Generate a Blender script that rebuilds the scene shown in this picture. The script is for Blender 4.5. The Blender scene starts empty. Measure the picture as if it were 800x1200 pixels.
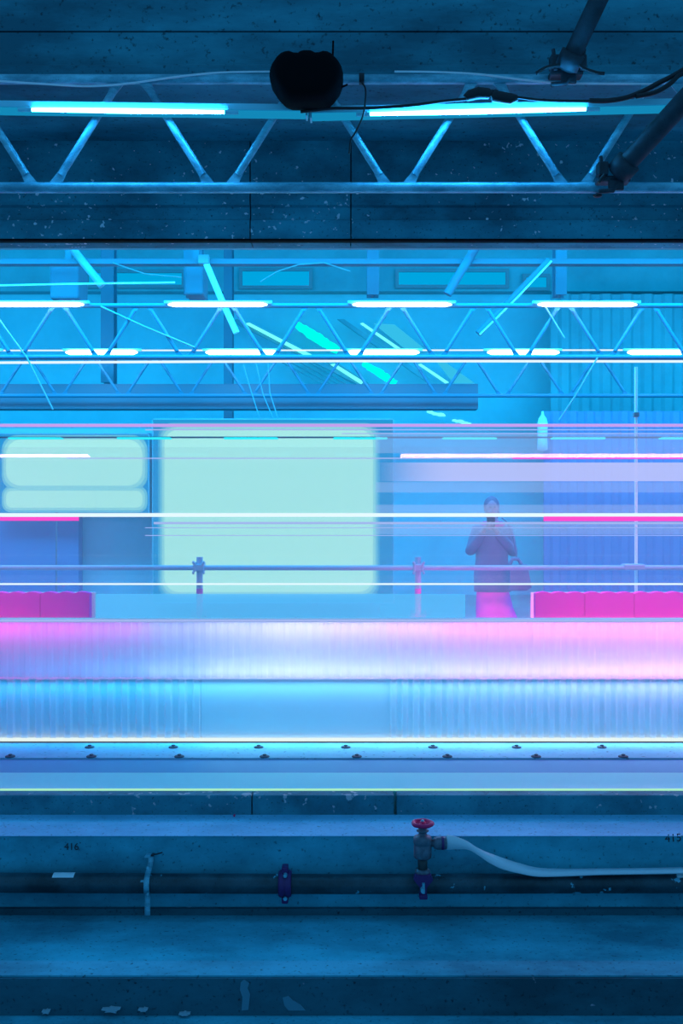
import bpy, math, random
from mathutils import Vector, Matrix
random.seed(7)
C = bpy.context.scene.collection
sc = bpy.context.scene
EYE = 2.4; F = 1167.0
# ------------------------------------------------------------------ camera
cd = bpy.data.cameras.new('camera'); cam = bpy.data.objects.new('camera', cd); C.objects.link(cam)
cam.location = (0, 0, EYE); cam.rotation_euler = (math.radians(90), 0, 0)
cd.sensor_fit = 'VERTICAL'; cd.sensor_height = 36; cd.lens = 36 * F / 1200; cd.clip_end = 200
sc.camera = cam
# ------------------------------------------------------------------ world and light
w = bpy.data.worlds.new('world'); sc.world = w; w.use_nodes = True
w.node_tree.nodes['Background'].inputs[0].default_value = (0.075, 0.37, 0.78, 1)
w.node_tree.nodes['Background'].inputs[1].default_value = 0.68
sc.view_settings.view_transform = 'Standard'; sc.view_settings.look = 'None'
sc.view_settings.exposure = 0; sc.view_settings.gamma = 1; sc.view_settings.use_curve_mapping = False
def area(name, loc, sx, sy, power, col, rot=(0, 0, 0)):
    l = bpy.data.lights.new(name, 'AREA'); l.shape = 'RECTANGLE'; l.size = sx; l.size_y = sy
    l.energy = power; l.color = col
    o = bpy.data.objects.new(name, l); C.objects.link(o); o.location = loc; o.rotation_euler = rot
    return o
BLUE = (0.004, 0.50, 1.0)
area('hall_fill_light_near', (0, 12.0, 7.3), 22, 2.5, 620, BLUE, (math.radians(-15), 0, 0))  # unseen fill light added above the hall
area('hall_fill_light_far', (0, 15.2, 7.3), 22, 2.5, 380, BLUE, (math.radians(-35), 0, 0))  # second added fill, brightens the far end of the hall
area('platform_fill_light', (0, 10.0, 5.6), 22, 1.0, 1300, (0.003, 0.50, 1.0), (math.radians(50), 0, 0))  # fill added to brighten the partitions, no lamp belongs here
area('hall_wall_fill_light', (0, 11.0, 6.9), 22, 1.2, 300, (0.004, 0.50, 1.0), (math.radians(65), 0, 0))  # invented wash that brightens the back wall
# ------------------------------------------------------------------ helpers
def P(x, y, D): return Vector(((x - 400) * D / F, D, EYE + (600 - y) * D / F))
def PX(x, D): return (x - 400) * D / F
def PZ(y, D): return EYE + (600 - y) * D / F
class MB:
    def __init__(s): s.v = []; s.f = []; s.sm = []
    def add(s, vs, fs, smooth=False):
        n = len(s.v); s.v += [tuple(v) for v in vs]
        s.f += [tuple(i + n for i in f) for f in fs]; s.sm += [smooth] * len(fs); return s
    def box(s, a, b, bev=0.0, M=None):
        x0, y0, z0 = [min(p, q) for p, q in zip(a, b)]; x1, y1, z1 = [max(p, q) for p, q in zip(a, b)]
        if bev <= 0:
            vs = [(x, y, z) for x in (x0, x1) for y in (y0, y1) for z in (z0, z1)]
            fs = [(0, 1, 3, 2), (4, 6, 7, 5), (0, 4, 5, 1), (2, 3, 7, 6), (0, 2, 6, 4), (1, 5, 7, 3)]
        else:
            import bmesh
            bm = bmesh.new(); bmesh.ops.create_cube(bm, size=1)
            for v in bm.verts: v.co = Vector(((x0 + x1) / 2 + v.co.x * (x1 - x0), (y0 + y1) / 2 + v.co.y * (y1 - y0), (z0 + z1) / 2 + v.co.z * (z1 - z0)))
            bmesh.ops.bevel(bm, geom=bm.edges[:], offset=bev, segments=2, affect='EDGES', profile=0.5)
            bm.verts.index_update(); vs = [v.co.copy() for v in bm.verts]; fs = [tuple(v.index for v in f.verts) for f in bm.faces]; bm.free()
        if M: vs = [M @ Vector(v) for v in vs]
        return s.add(vs, fs)
    def tube(s, pts, r, n=12, caps=True, flat=None):
        pts = [Vector(p) for p in pts]; rs = r if isinstance(r, (list, tuple)) else [r] * len(pts)
        vs = []; up = None
        for i, p in enumerate(pts):
            t = (pts[min(i + 1, len(pts) - 1)] - pts[max(i - 1, 0)]).normalized()
            if up is None:
                up = Vector((0, 0, 1)) if abs(t.z) < 0.9 else Vector((0, 1, 0))
            a = t.cross(up).normalized(); b = a.cross(t).normalized(); up = b
            for k in range(n):
                an = 2 * math.pi * k / n
                fa = 1 if flat is None else flat
                vs.append(p + a * (math.cos(an) * rs[i] * fa) + b * (math.sin(an) * rs[i]))
        fs = [(i * n + k, i * n + (k + 1) % n, (i + 1) * n + (k + 1) % n, (i + 1) * n + k) for i in range(len(pts) - 1) for k in range(n)]
        s.add(vs, fs, True)
        if caps:
            m = len(pts) - 1
            s.add(vs[:n], [tuple(range(n))[::-1]]); s.add(vs[m * n:], [tuple(range(n))])
        return s
    def lathe(s, prof, n=24, M=None, sx=1, sy=1):
        vs = [(r * math.cos(2 * math.pi * k / n) * sx, r * math.sin(2 * math.pi * k / n) * sy, z) for r, z in prof for k in range(n)]
        if M: vs = [M @ Vector(v) for v in vs]
        fs = [(i * n + k, i * n + (k + 1) % n, (i + 1) * n + (k + 1) % n, (i + 1) * n + k) for i in range(len(prof) - 1) for k in range(n)]
        fs += [tuple(range(n))[::-1], tuple(range((len(prof) - 1) * n, len(prof) * n))]
        return s.add(vs, fs, True)
    def ell(s, c, r, n=20, m=12, M=None):
        vs = []; 
        for i in range(m + 1):
            th = math.pi * i / m
            for k in range(n):
                ph = 2 * math.pi * k / n
                vs.append(Vector((r[0] * math.sin(th) * math.cos(ph), r[1] * math.sin(th) * math.sin(ph), r[2] * math.cos(th))))
        if M: vs = [M @ v for v in vs]
        vs = [v + Vector(c) for v in vs]
        fs = [(i * n + k, (i + 1) * n + k, (i + 1) * n + (k + 1) % n, i * n + (k + 1) % n) for i in range(m) for k in range(n)]
        return s.add(vs, fs, True)
    def torus(s, c, R, r, n=32, m=10, M=None, wob=0):
        vs = []
        for i in range(n):
            a = 2 * math.pi * i / n; RR = R + wob * math.cos(a * 5)
            for k in range(m):
                b = 2 * math.pi * k / m
                vs.append(Vector(((RR + r * math.cos(b)) * math.cos(a), (RR + r * math.cos(b)) * math.sin(a), r * math.sin(b))))
        if M: vs = [M @ v for v in vs]
        vs = [v + Vector(c) for v in vs]
        fs = [(i * m + k, i * m + (k + 1) % m, ((i + 1) % n) * m + (k + 1) % m, ((i + 1) % n) * m + k) for i in range(n) for k in range(m)]
        return s.add(vs, fs, True)
    def prism_y(s, poly, y0, y1, smooth=False):   # polygon in x,z pushed along depth
        n = len(poly); vs = [(x, y0, z) for x, z in poly] + [(x, y1, z) for x, z in poly]
        s.add(vs, [(k, (k + 1) % n, n + (k + 1) % n, n + k) for k in range(n)], smooth)
        return s.add(vs, [tuple(range(n))[::-1], tuple(range(n, 2 * n))])
    def prism_x(s, poly, x0, x1, sub=1):           # polygon in y,z pushed along x
        n = len(poly); vs = []
        for j in range(sub + 1):
            x = x0 + (x1 - x0) * j / sub; vs += [(x, y, z) for y, z in poly]
        fs = [(j * n + k, j * n + (k + 1) % n, (j + 1) * n + (k + 1) % n, (j + 1) * n + k) for j in range(sub) for k in range(n)]
        fs += [tuple(range(n))[::-1], tuple(range(sub * n, (sub + 1) * n))]
        return s.add(vs, fs)
    def loft(s, rings, n=28, cap=True):           # (cx, cy, z, rx, ry)
        vs = [(cx + rx * math.cos(2 * math.pi * k / n), cy + ry * math.sin(2 * math.pi * k / n), z) for cx, cy, z, rx, ry in rings for k in range(n)]
        fs = [(i * n + k, (i + 1) * n + k, (i + 1) * n + (k + 1) % n, i * n + (k + 1) % n) for i in range(len(rings) - 1) for k in range(n)]
        if cap: fs += [tuple(range(n)), tuple(range((len(rings) - 1) * n, len(rings) * n))[::-1]]
        return s.add(vs, fs, True)
    def build(s, name, mat, parent=None, kind=None):
        me = bpy.data.meshes.new(name)
        if parent is not None:
            off = Vector(parent.get('_at', (0, 0, 0))); s.v = [tuple(Vector(v) - off) for v in s.v]
        me.from_pydata(s.v, [], s.f); me.update()
        me.polygons.foreach_set('use_smooth', s.sm)
        import bmesh
        bm = bmesh.new(); bm.from_mesh(me); bmesh.ops.recalc_face_normals(bm, faces=bm.faces[:]); bm.to_mesh(me); bm.free()
        me.materials.append(mat)
        o = bpy.data.objects.new(name, me); C.objects.link(o)
        if parent is not None: o.parent = parent; o['_at'] = tuple(parent.get('_at', (0, 0, 0)))
        if kind: o['kind'] = kind
        return o
ROOTS = []
def root(name, label, cat, loc, group=None):
    o = bpy.data.objects.new(name, None); C.objects.link(o); o.location = loc; o['_at'] = tuple(loc)
    o['label'] = label; o['category'] = cat
    if group: o['group'] = group
    o.empty_display_size = 0.1
    return o
def tag(o, label, cat, group=None):
    o['label'] = label; o['category'] = cat
    if group: o['group'] = group
    return o
# ------------------------------------------------------------------ materials
def mat(name, col, rough=0.6, metal=0.0, emit=None, es=0):
    m = bpy.data.materials.new(name); m.use_nodes = True; b = m.node_tree.nodes['Principled BSDF']
    b.inputs['Base Color'].default_value = (*col, 1); b.inputs['Roughness'].default_value = rough; b.inputs['Metallic'].default_value = metal
    if emit: b.inputs['Emission Color'].default_value = (*emit, 1); b.inputs['Emission Strength'].default_value = es
    return m
def noisy(name, c0, c1, scale=3, rough=0.8, metal=0.0, specks=None, stretch=(1, 1, 1), bump=0.2, dark=1, lo=0.38, hi=0.64):
    m = mat(name, c0, rough, metal); nt = m.node_tree; N = nt.nodes; L = nt.links; b = N['Principled BSDF']
    tc = N.new('ShaderNodeTexCoord'); mp = N.new('ShaderNodeMapping'); mp.inputs['Scale'].default_value = stretch
    L.new(tc.outputs['Object'], mp.inputs[0])
    n1 = N.new('ShaderNodeTexNoise'); n1.inputs['Scale'].default_value = scale; n1.inputs['Detail'].default_value = 9; n1.inputs['Roughness'].default_value = 0.65
    L.new(mp.outputs[0], n1.inputs['Vector'])
    mr = N.new('ShaderNodeMapRange'); mr.inputs[1].default_value = lo; mr.inputs[2].default_value = hi; L.new(n1.outputs['Fac'], mr.inputs[0])
    mx = N.new('ShaderNodeMix'); mx.data_type = 'RGBA'; mx.inputs[6].default_value = (*c0, 1); mx.inputs[7].default_value = (*c1, 1)
    L.new(mr.outputs[0], mx.inputs[0]); out = mx.outputs[2]
    n3 = N.new('ShaderNodeTexNoise'); n3.inputs['Scale'].default_value = scale * 24; n3.inputs['Detail'].default_value = 6; L.new(tc.outputs['Object'], n3.inputs['Vector'])
    m3 = N.new('ShaderNodeMapRange'); m3.inputs[1].default_value = 0.60; m3.inputs[2].default_value = 0.74; m3.inputs[4].default_value = dark; L.new(n3.outputs['Fac'], m3.inputs[0])
    x3 = N.new('ShaderNodeMix'); x3.data_type = 'RGBA'; x3.inputs[7].default_value = (*[c * .35 for c in c0], 1); L.new(m3.outputs[0], x3.inputs[0]); L.new(out, x3.inputs[6]); out = x3.outputs[2]
    if specks:
        n2 = N.new('ShaderNodeTexNoise'); n2.inputs['Scale'].default_value = specks[1]; n2.inputs['Detail'].default_value = 3; L.new(tc.outputs['Object'], n2.inputs['Vector'])
        n4 = N.new('ShaderNodeTexNoise'); n4.inputs['Scale'].default_value = 1.1; L.new(tc.outputs['Object'], n4.inputs['Vector'])
        ad = N.new('ShaderNodeMath'); ad.operation = 'MULTIPLY_ADD'; ad.inputs[1].default_value = 0.35; L.new(n4.outputs['Fac'], ad.inputs[0]); L.new(n2.outputs['Fac'], ad.inputs[2])
        m2 = N.new('ShaderNodeMapRange'); m2.inputs[1].default_value = specks[2]; m2.inputs[2].default_value = specks[2] + 0.03; L.new(ad.outputs[0], m2.inputs[0])
        x2 = N.new('ShaderNodeMix'); x2.data_type = 'RGBA'; x2.inputs[7].default_value = (*specks[0], 1)
        L.new(m2.outputs[0], x2.inputs[0]); L.new(out, x2.inputs[6]); out = x2.outputs[2]
    L.new(out, b.inputs['Base Color'])
    if bump:
        bp = N.new('ShaderNodeBump'); bp.inputs['Strength'].default_value = bump; bp.inputs['Distance'].default_value = 0.02
        L.new(n1.outputs['Fac'], bp.inputs['Height']); L.new(bp.outputs[0], b.inputs['Normal'])
    return m
def glass(name, tint=(1, 1, 1), gloss=0.05, milk=0.0, milk_col=(.8, .9, 1)):
    m = bpy.data.materials.new(name); m.use_nodes = True; nt = m.node_tree; N = nt.nodes; L = nt.links; N.clear()
    o = N.new('ShaderNodeOutputMaterial'); t = N.new('ShaderNodeBsdfTransparent'); t.inputs[0].default_value = (*tint, 1)
    g = N.new('ShaderNodeBsdfGlossy'); g.inputs['Roughness'].default_value = 0.03
    a = N.new('ShaderNodeMixShader'); a.inputs[0].default_value = gloss; L.new(t.outputs[0], a.inputs[1]); L.new(g.outputs[0], a.inputs[2])
    last = a
    if milk:
        d = N.new('ShaderNodeBsdfDiffuse'); d.inputs[0].default_value = (*milk_col, 1); tr = N.new('ShaderNodeBsdfTranslucent'); tr.inputs[0].default_value = (*milk_col, 1)
        dd = N.new('ShaderNodeMixShader'); dd.inputs[0].default_value = 0.5; L.new(d.outputs[0], dd.inputs[1]); L.new(tr.outputs[0], dd.inputs[2])
        c = N.new('ShaderNodeMixShader'); c.inputs[0].default_value = milk; L.new(a.outputs[0], c.inputs[1]); L.new(dd.outputs[0], c.inputs[2]); last = c
    L.new(last.outputs[0], o.inputs[0]); return m
def emis(name, col, s):
    m = bpy.data.materials.new(name); m.use_nodes = True; nt = m.node_tree; nt.nodes.clear()
    o = nt.nodes.new('ShaderNodeOutputMaterial'); e = nt.nodes.new('ShaderNodeEmission'); e.inputs[0].default_value = (*col, 1); e.inputs[1].default_value = s
    nt.links.new(e.outputs[0], o.inputs[0]); return m
CONC = noisy('soffit_concrete', (.015, .14, .18), (.045, .36, .43), 1.6, stretch=(.5, 1, 1.6))
PANEL = noisy('precast_concrete_spattered', (.02, .14, .18), (.05, .38, .45), 2.2, specks=((.75, .78, .8), 26, 0.86), stretch=(.6, 1, 1))
STEP = noisy('step_concrete', (.03, .25, .32), (.07, .56, .68), 2.0, stretch=(.6, 1, 1))
STEPDARK = noisy('dark_concrete', (.01, .07, .09), (.025, .17, .21), 2.0, stretch=(.5, 1, 1), specks=((.5, .55, .6), 7, .90))  # darker concrete for the riser, step strip and backing
KERB = noisy('kerb_concrete', (.02, .14, .18), (.05, .32, .38), 2.6, specks=((.42, .5, .52), 16, .86))
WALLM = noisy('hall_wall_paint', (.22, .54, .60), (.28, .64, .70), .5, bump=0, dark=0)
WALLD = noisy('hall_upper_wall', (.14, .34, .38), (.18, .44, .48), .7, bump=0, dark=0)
BEAMM = mat('hall_beam_paint', (.13, .19, .26), .7)
HALLDARK = mat('hall_dark_steel', (.25, .27, .3), .6)
RECESS = mat('dark_blue_partition', (.14, .24, .46), .7)
FLOORM = noisy('platform_concrete', (.35, .35, .36), (.45, .45, .46), 1, dark=0)
GALV = noisy('galvanised_steel', (.10, .34, .42), (.28, .72, .82), 12, rough=.4, metal=.25, bump=.05, stretch=(.4, 1, 1))
STEELD = noisy('dark_scaffold_steel', (.012, .022, .028), (.03, .05, .065), 8, rough=.6, metal=.1, bump=.1)
BLACK = mat('black_plastic', (.002, .003, .004), .8); BLACK.node_tree.nodes['Principled BSDF'].inputs['Specular IOR Level'].default_value = .08
CABLEB = mat('black_cable', (.008, .008, .01), .5)
CABLEW = mat('white_cable', (.9, .92, .93), .5)
BATTEN = mat('white_batten_enamel', (.3, .82, .9), .4)
TUBE = emis('fluorescent_tube', (.03, .40, 1.0), 90)
TUBEH = emis('hall_fluorescent_tube', (.30, .60, 1.0), 16)
LINE = emis('white_light_streak', (.75, .92, 1.0), 1.05)  # glow colours for the added streak lines start here
LINEP = emis('pink_light_streak', (1.0, .08, .62), 1.0)
LINEL = emis('pale_lilac_light_streak', (.42, .55, 1.0), .85)
CYANL = emis('cyan_ceiling_light', (.02, .82, 1.0), 1.3)
MINT = emis('pale_mint_lightbox', (.48, .92, .74), 1.15)
SKY = emis('daylit_high_window', (.0, .42, .84), .9)
SKYG = emis('green_daylit_pane', (.0, 1.0, .70), 1.25)
GL = glass('hazed_train_glass', (.97, .985, 1), .05, .05)  # slight milk in the panes imitates the hazy veil
GROOF = glass('roof_glass', (.97, .985, 1), .02, .03)
PINKS = mat('pink_seat_fabric', (.95, .03, .50), .8)
BODY = mat('white_train_body', (.86, .87, .90), .38)
PIPE = noisy('wet_black_pipe', (.008, .028, .035), (.03, .09, .11), 5, rough=.35, bump=.3, specks=((.15, .5, .6), 16, .85))
PURPLE = mat('purple_painted_coupling', (.10, .015, .12), .4)
REDW = mat('red_handwheel_paint', (1.0, .01, .12), .5)
IRON = noisy('grey_cast_iron', (.10, .12, .15), (.2, .22, .26), 20, rough=.45, metal=.3)
# ------------------------------------------------------------------ setting: near side
W = 9.0
floor = MB().box((-W, -1, -.2), (W, 10.2, 0)).build('floor', STEP, kind='structure')
def zy(y, D): return PZ(y, D)
zf = PZ(1070, 5.5); zl = PZ(980, 5.5); zk = PZ(932, 5.88)
MB().prism_x([(4.76, 0.0), (4.76, PZ(1143, 4.76) - .0), (5.5, zf), (5.5, 0.0)], -W, W, 1).build('wall_lower_step', STEP, kind='structure')
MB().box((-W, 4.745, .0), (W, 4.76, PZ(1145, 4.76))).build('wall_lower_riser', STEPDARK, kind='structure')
MB().box((-W, 5.5, 0), (W, 5.88, zl)).build('wall_plinth', STEP, kind='structure')
xj = PX(463, 5.88); xk = PX(295, 5.88)
MB().box((-W, 5.88, 0), (xk - .003, 5.98, zk), .006).build('trim_1', KERB, kind='structure')
MB().box((xk + .003, 5.88, 0), (xj - .008, 5.98, zk), .006).build('trim_2', KERB, kind='structure')
MB().box((xj + .008, 5.88, 0), (W, 5.98, zk), .006).build('trim_3', KERB, kind='structure')
MB().box((-W, 5.495, zl), (W, 5.88, zl + .004), .001).build('trim_ledge_glow', noisy('glow_lit_ledge_concrete', (.16, .52, .70), (.26, .70, .90), 2.4, stretch=(.5, 1, 1)), kind='structure')  # train glow on the ledge painted as a paler top slab
# dark strip painted in for the thin shadow line along the step
MB().box((-W, 5.47, zf - .0), (W, 5.5, zf + .035)).build('trim_shadow_strip', STEPDARK, kind='structure')
# upper concrete: fascia, soffit recess, spattered panels
xa = PX(293, 6.4); xb = PX(411, 6.4); zb = PZ(280, 6.4); zt = PZ(165, 6.4)
for i, (a, b) in enumerate(((-W, xa - .004), (xa + .004, xb - .004), (xb + .004, W))):
    z1, z2 = PZ(258, 6.4), PZ(240, 6.4)
    MB().prism_x([(6.4, zb), (6.4, z1), (6.43, z1 + .01), (6.43, z2 - .01), (6.4, z2), (6.4, zt), (6.62, zt), (6.62, zb)], a, b).build('wall_upper_panel', PANEL, kind='structure')
MB().box((-W, 5.55, zt), (W, 6.8, zt + .015)).build('ceiling_soffit', CONC, kind='structure')
zs1 = PZ(37, 5.51)
MB().prism_x([(5.51, zt + .02), (5.51, zs1 - .005), (5.54, zs1 - .005), (5.54, zs1 + .005), (5.51, zs1 + .005), (5.51, 6.2), (6.6, 6.2), (6.6, zt + .02)], -W, W).build('wall_upper', CONC, kind='structure')
MB().prism_x([(5.49, PZ(92, 5.49)), (5.49, PZ(77, 5.49)), (5.52, PZ(75, 5.52)), (5.52, PZ(95, 5.5))], -W, W).build('trim_5', CONC, kind='structure')
MB().box((-W, 6.64, zb + .02), (W, 6.7, zt)).build('wall_upper_backing', STEPDARK, kind='structure')
MB().box((-W, 6.395, zb - .012), (W, 6.45, zb)).build('trim_7', BLACK, kind='structure')
# track slab behind the kerb
MB().box((-W, 5.98, 0), (W, 6.40, .725)).build('floor_track_edge', mat('pale_track_edge', (.38, .90, .84), .6), kind='structure')
MB().box((-W, 6.40, 0), (W, 6.78, .715)).build('floor_track_groove', mat('blue_grey_channel', (.10, .40, .62), .6), kind='structure')
MB().box((-W, 6.78, 0), (W, 7.22, .725)).build('floor_track_slab', noisy('track_slab_concrete', (.16, .46, .58), (.24, .58, .70), 1.2), kind='structure')
tag(MB().box((-W + .5, 5.985, .725), (W - .5, 6.005, .733), .002).build('edge_glow_strip', emis('yellowish_green_edge_glow', (.45, .95, .62), .9)), 'thin yellowish green glow strip along the edge of the opening above the concrete kerb', 'glow strip')  # glowing strip added for the bright greenish line at the edge
ORD = 'first second third fourth fifth sixth seventh eighth'.split()
k = 0
for (y, xs) in ((876, (105, 203, 303, 405, 507, 605, 705)), (887, (12, 107, 210, 310, 418, 524, 628, 730))):
    for x in xs:
        D = (EYE - .725) * F / (y - 600)
        m = MB(); c = P(x, y, D); m.lathe([(.034, 0), (.034, .006), (.028, .010), (.010, .011)], 18, Matrix.Translation((c.x, D, .725)))
        m.lathe([(.014, .010), (.014, .018), (.009, .02)], 6, Matrix.Translation((c.x, D, .725)))
        k += 1
        back = y == 876
        tag(m.build('slab_bolt', mat('dark_bolt', (.06, .1, .13), .6)) if k == 1 else m.build('slab_bolt', bpy.data.materials['dark_bolt']),
            ORD[xs.index(x)] + ' round dark fixing bolt from the left in the %s row on the pale slab' % ('farther' if back else 'nearer'), 'bolt', 'fixing bolts on the track slab')
# ------------------------------------------------------------------ setting: far hall
HW = 14
MB().box((-HW, 9.85, 0), (HW, 19, .9)).build('floor_platform', FLOORM, kind='structure')
BD = 18.0
MB().box((-HW, BD, .9), (HW, BD + .3, PZ(345, BD))).build('wall_back', WALLM, kind='structure')
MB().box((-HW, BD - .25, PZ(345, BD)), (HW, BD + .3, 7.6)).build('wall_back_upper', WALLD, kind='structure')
MB().box((-HW, 6.6, 7.5), (HW, BD + .3, 7.7)).build('ceiling', WALLM, kind='structure')
MB().box((-HW - .2, 9.85, 0), (-HW, BD, 7.5)).build('wall_left', WALLM, kind='structure')
MB().box((HW, 9.85, 0), (HW + .2, BD, 7.5)).build('wall_right', WALLM, kind='structure')
# high windows
for i, (xx0, xx1, y0, y1) in enumerate(((104, 213, 320, 334), (284, 362, 318, 335), (467, 592, 319, 334), (616, 640, 325, 337))):
    D = BD - .3; f = MB(); x0, x1 = PX(xx0, D), PX(xx1, D); z0, z1 = PZ(y1, D), PZ(y0, D)
    f.box((x0 - .06, D - .03, z0 - .06), (x1 + .06, D, z0)).box((x0 - .06, D - .03, z1), (x1 + .06, D, z1 + .06)).box((x0 - .06, D - .03, z0), (x0, D, z1)).box((x1, D - .03, z0), (x1 + .06, D, z1))
    o = f.build('window_%d' % (i + 1), HALLDARK, kind='structure')
    MB().box((x0, D + .01, z0), (x1, D + .03, z1)).build('pane', SKY, o)
# long beam and flanges
def hbar(name, x0, x1, y0, y1, D, dep, m, kind='structure'):
    return MB().box((PX(x0, D), D, PZ(y1, D)), (PX(x1, D), D + dep, PZ(y0, D))).build(name, m, kind=kind)
hbar('beam_long', -500, 560, 450, 479, 14.8, .3, BEAMM)
hbar('beam_top', -500, 1300, 303, 309, 12.5, .15, BEAMM)
hbar('beam_high', -500, 1300, 284, 289, 12.0, .15, HALLDARK)
for i, (x0, x1, y0, y1, D) in enumerate(((118, 133, 283, 448, 15.5), (215, 236, 283, 345, 14.0), (430, 444, 283, 345, 14.5), (651, 664, 283, 345, 14.0), (262, 272, 283, 500, 16.5))):
    m = MB(); m.box((PX(x0, D), D, PZ(y1, D)), (PX(x1, D), D + .05, 7.5)); m.box((PX(x0, D), D + .2, PZ(y1, D)), (PX(x1, D), D + .25, 7.5)); xm = PX((x0 + x1) / 2, D); m.box((xm - .02, D + .04, PZ(y1, D)), (xm + .02, D + .21, 7.5))
    m.build('column_%d' % i, BEAMM, kind='structure')
# partitions behind the platform
D = 12.2
MB().box((PX(-300, D), D, .9), (PX(445, D), D + .2, PZ(502, D))).build('wall_partition_left', WALLM, kind='structure')
def ribbed(x0, x1, D, z0, z1, pitch, dep, m, name, parent=None, kind=None):
    poly = []; n = max(1, int(round((x1 - x0) / pitch))); p = (x1 - x0) / n
    pts = []
    for i in range(n):
        a = x0 + i * p
        pts += [(a, 0), (a + .35 * p, 0), (a + .5 * p, -dep), (a + .85 * p, -dep)]
    pts.append((x1, 0)); vs = []; 
    for x, d in pts: vs += [(x, D + d, z0), (x, D + d, z1), (x, D + .03, z0), (x, D + .03, z1)]
    fs = []
    for i in range(len(pts) - 1):
        a, b = 4 * i, 4 * i + 4
        fs += [(a, b, b + 1, a + 1), (a + 2, a + 3, b + 3, b + 2), (a, a + 2, b + 2, b), (a + 1, b + 1, b + 3, a + 3)]
    return MB().add(vs, fs).build(name, m, parent, kind)
ribbed(PX(637, 12.6), PX(1200, 12.6), 12.6, .9, PZ(482, 12.6), .22, .03, RECESS, 'wall_partition_right', kind='structure')
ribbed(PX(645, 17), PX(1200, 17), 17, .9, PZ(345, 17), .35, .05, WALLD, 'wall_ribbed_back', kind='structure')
MB().box((PX(-200, 12.0), 12.0, .9), (PX(92, 12.0), 12.19, PZ(600, 12.0))).build('wall_partition_low', RECESS, kind='structure')
# ------------------------------------------------------------------ the train, standing behind the opening
T0, T1 = 7.3, 9.7; XL = 9.0
zsill = PZ(725, T0); zbot = PZ(866, T0); zroof = PZ(499, T0)
train = root('train_carriage', 'long low train carriage with glass sides, white ribbed lower body and pink light streaks', 'train', (0, 8.5, 0))
def tb(name, m, x0, x1, y0, y1, D=T0, dep=.02, bev=0, lab=None):
    o = MB().box((PX(x0, D), D, PZ(y1, D)), (PX(x1, D), D + dep, PZ(y0, D)), bev).build(name, m, train)
    if lab: o['label'] = lab
    return o
FX = 400 + XL * F / T0; NX = 400 - XL * F / T0
zm = PZ(796, T0)
def ribs2(x0, x1, pitch, dep, name):
    a, b = PX(x0, T0), PX(x1, T0)
    o = ribbed(a, b, T0 + .005, zbot, zm, pitch, dep, BODY, name, train)
    return o
ribs2(NX, 236, .105, .018, 'ribbed_panel'); ribs2(452, FX, .083, .016, 'ribbed_panel')
tb('side_panel', BODY, 236, 452, 796, 866, T0 - .006, .04)
ribbed(-XL, XL, T0 + .02, zm, zsill, .083, .006, BODY, 'upper_side_panel', train)
MB().box((-XL, T0 - .002, zm - .006), (XL, T0 + .03, zm + .006), .002).build('rubbing_rail', BODY, train)
MB().box((-XL, T0 - .13, zsill - .012), (XL, T0 + .03, zsill + .004)).build('sill_ledge', BODY, train)
MB().box((-XL, T0 - .137, zsill - .008), (XL, T0 - .131, zsill + .010)).build('sill_light_streak', LINEL, train)  # added glow line in place of a train light streak
MB().box((-XL, T0 - .04, zbot - .008), (XL, T0 + .0, zbot + .010)).build('skirt_light_streak', emis('cream_light_streak', (.8, .93, .9), 1.0), train)  # skirt line glows to stand in for the pale streak
MB().box((-XL, T0 + .02, .5), (XL, T1, zbot + .02)).build('floor_pan', HALLDARK, train)
# glass sides
for i in range(4):
    a, b = -XL + i * 4.5, -XL + (i + 1) * 4.5 - .001
    a, b = (a, b)
    MB().box((a, T0, zsill), (b, T0 + .01, zroof)).build('window_pane', GL, train)
MB().box((-XL, T0, zroof), (XL, T1, zroof + .008)).build('roof_glass', GROOF, train)
MB().box((-XL, T0 - .01, zroof - .006), (XL, T0 + .03, zroof + .014)).build('roof_light_streak', emis('pink_lilac_streak', (.62, .40, .95), .9), train)  # added glow line in place of the pink roof streak
for x0, x1 in ((-300, 112), (622, 1180)):
    ribbed(PX(x0, T1), PX(x1, T1), T1, .75, 1.618, .08, .01, PINKS if False else BODY, 'far_side_panel', train)
MB().box((PX(112, T1), T1, .75), (PX(622, T1), T1 + .01, zroof)).build('door_pane', GL, train)
MB().box((PX(-700, T1), T1, 1.62), (PX(112, T1), T1 + .01, zroof)).build('window_pane', GL, train)
MB().box((PX(622, T1), T1, 1.62), (PX(1480, T1), T1 + .01, zroof)).build('window_pane', GL, train)
# glowing lines and bands on the near glass, added for the motion streaks
N = T0 - .012
def line(name, m, y, h, x0=NX, x1=FX, lab=None): return tb(name, m, x0, x1, y - h / 2, y + h / 2, N, .008, 0, lab)
line('light_streak', LINE, 603.5, 4.4, lab='bright white light streak')
line('light_streak', LINE, 684.5, 2.0)
line('pink_streak_band', LINEP, 608, 4.5, NX, 92); line('pink_streak_band', LINEP, 608, 5.5, 637, FX)
line('pink_streak_band', LINEP, 537, 1.6, 600, FX); line('lilac_streak_line', LINEL, 537, 1.2, 78, 600)
line('lilac_streak_line', LINEL, 613, 2.6, 180, FX); 
def lit_streak(name, col, s, f):
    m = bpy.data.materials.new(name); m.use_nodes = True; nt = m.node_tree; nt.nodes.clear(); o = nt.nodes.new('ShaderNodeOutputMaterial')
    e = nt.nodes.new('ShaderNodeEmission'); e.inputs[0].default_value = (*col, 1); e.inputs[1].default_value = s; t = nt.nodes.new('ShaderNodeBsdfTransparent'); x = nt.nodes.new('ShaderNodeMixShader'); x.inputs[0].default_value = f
    nt.links.new(t.outputs[0], x.inputs[1]); nt.links.new(e.outputs[0], x.inputs[2]); nt.links.new(x.outputs[0], o.inputs[0]); return m
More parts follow.
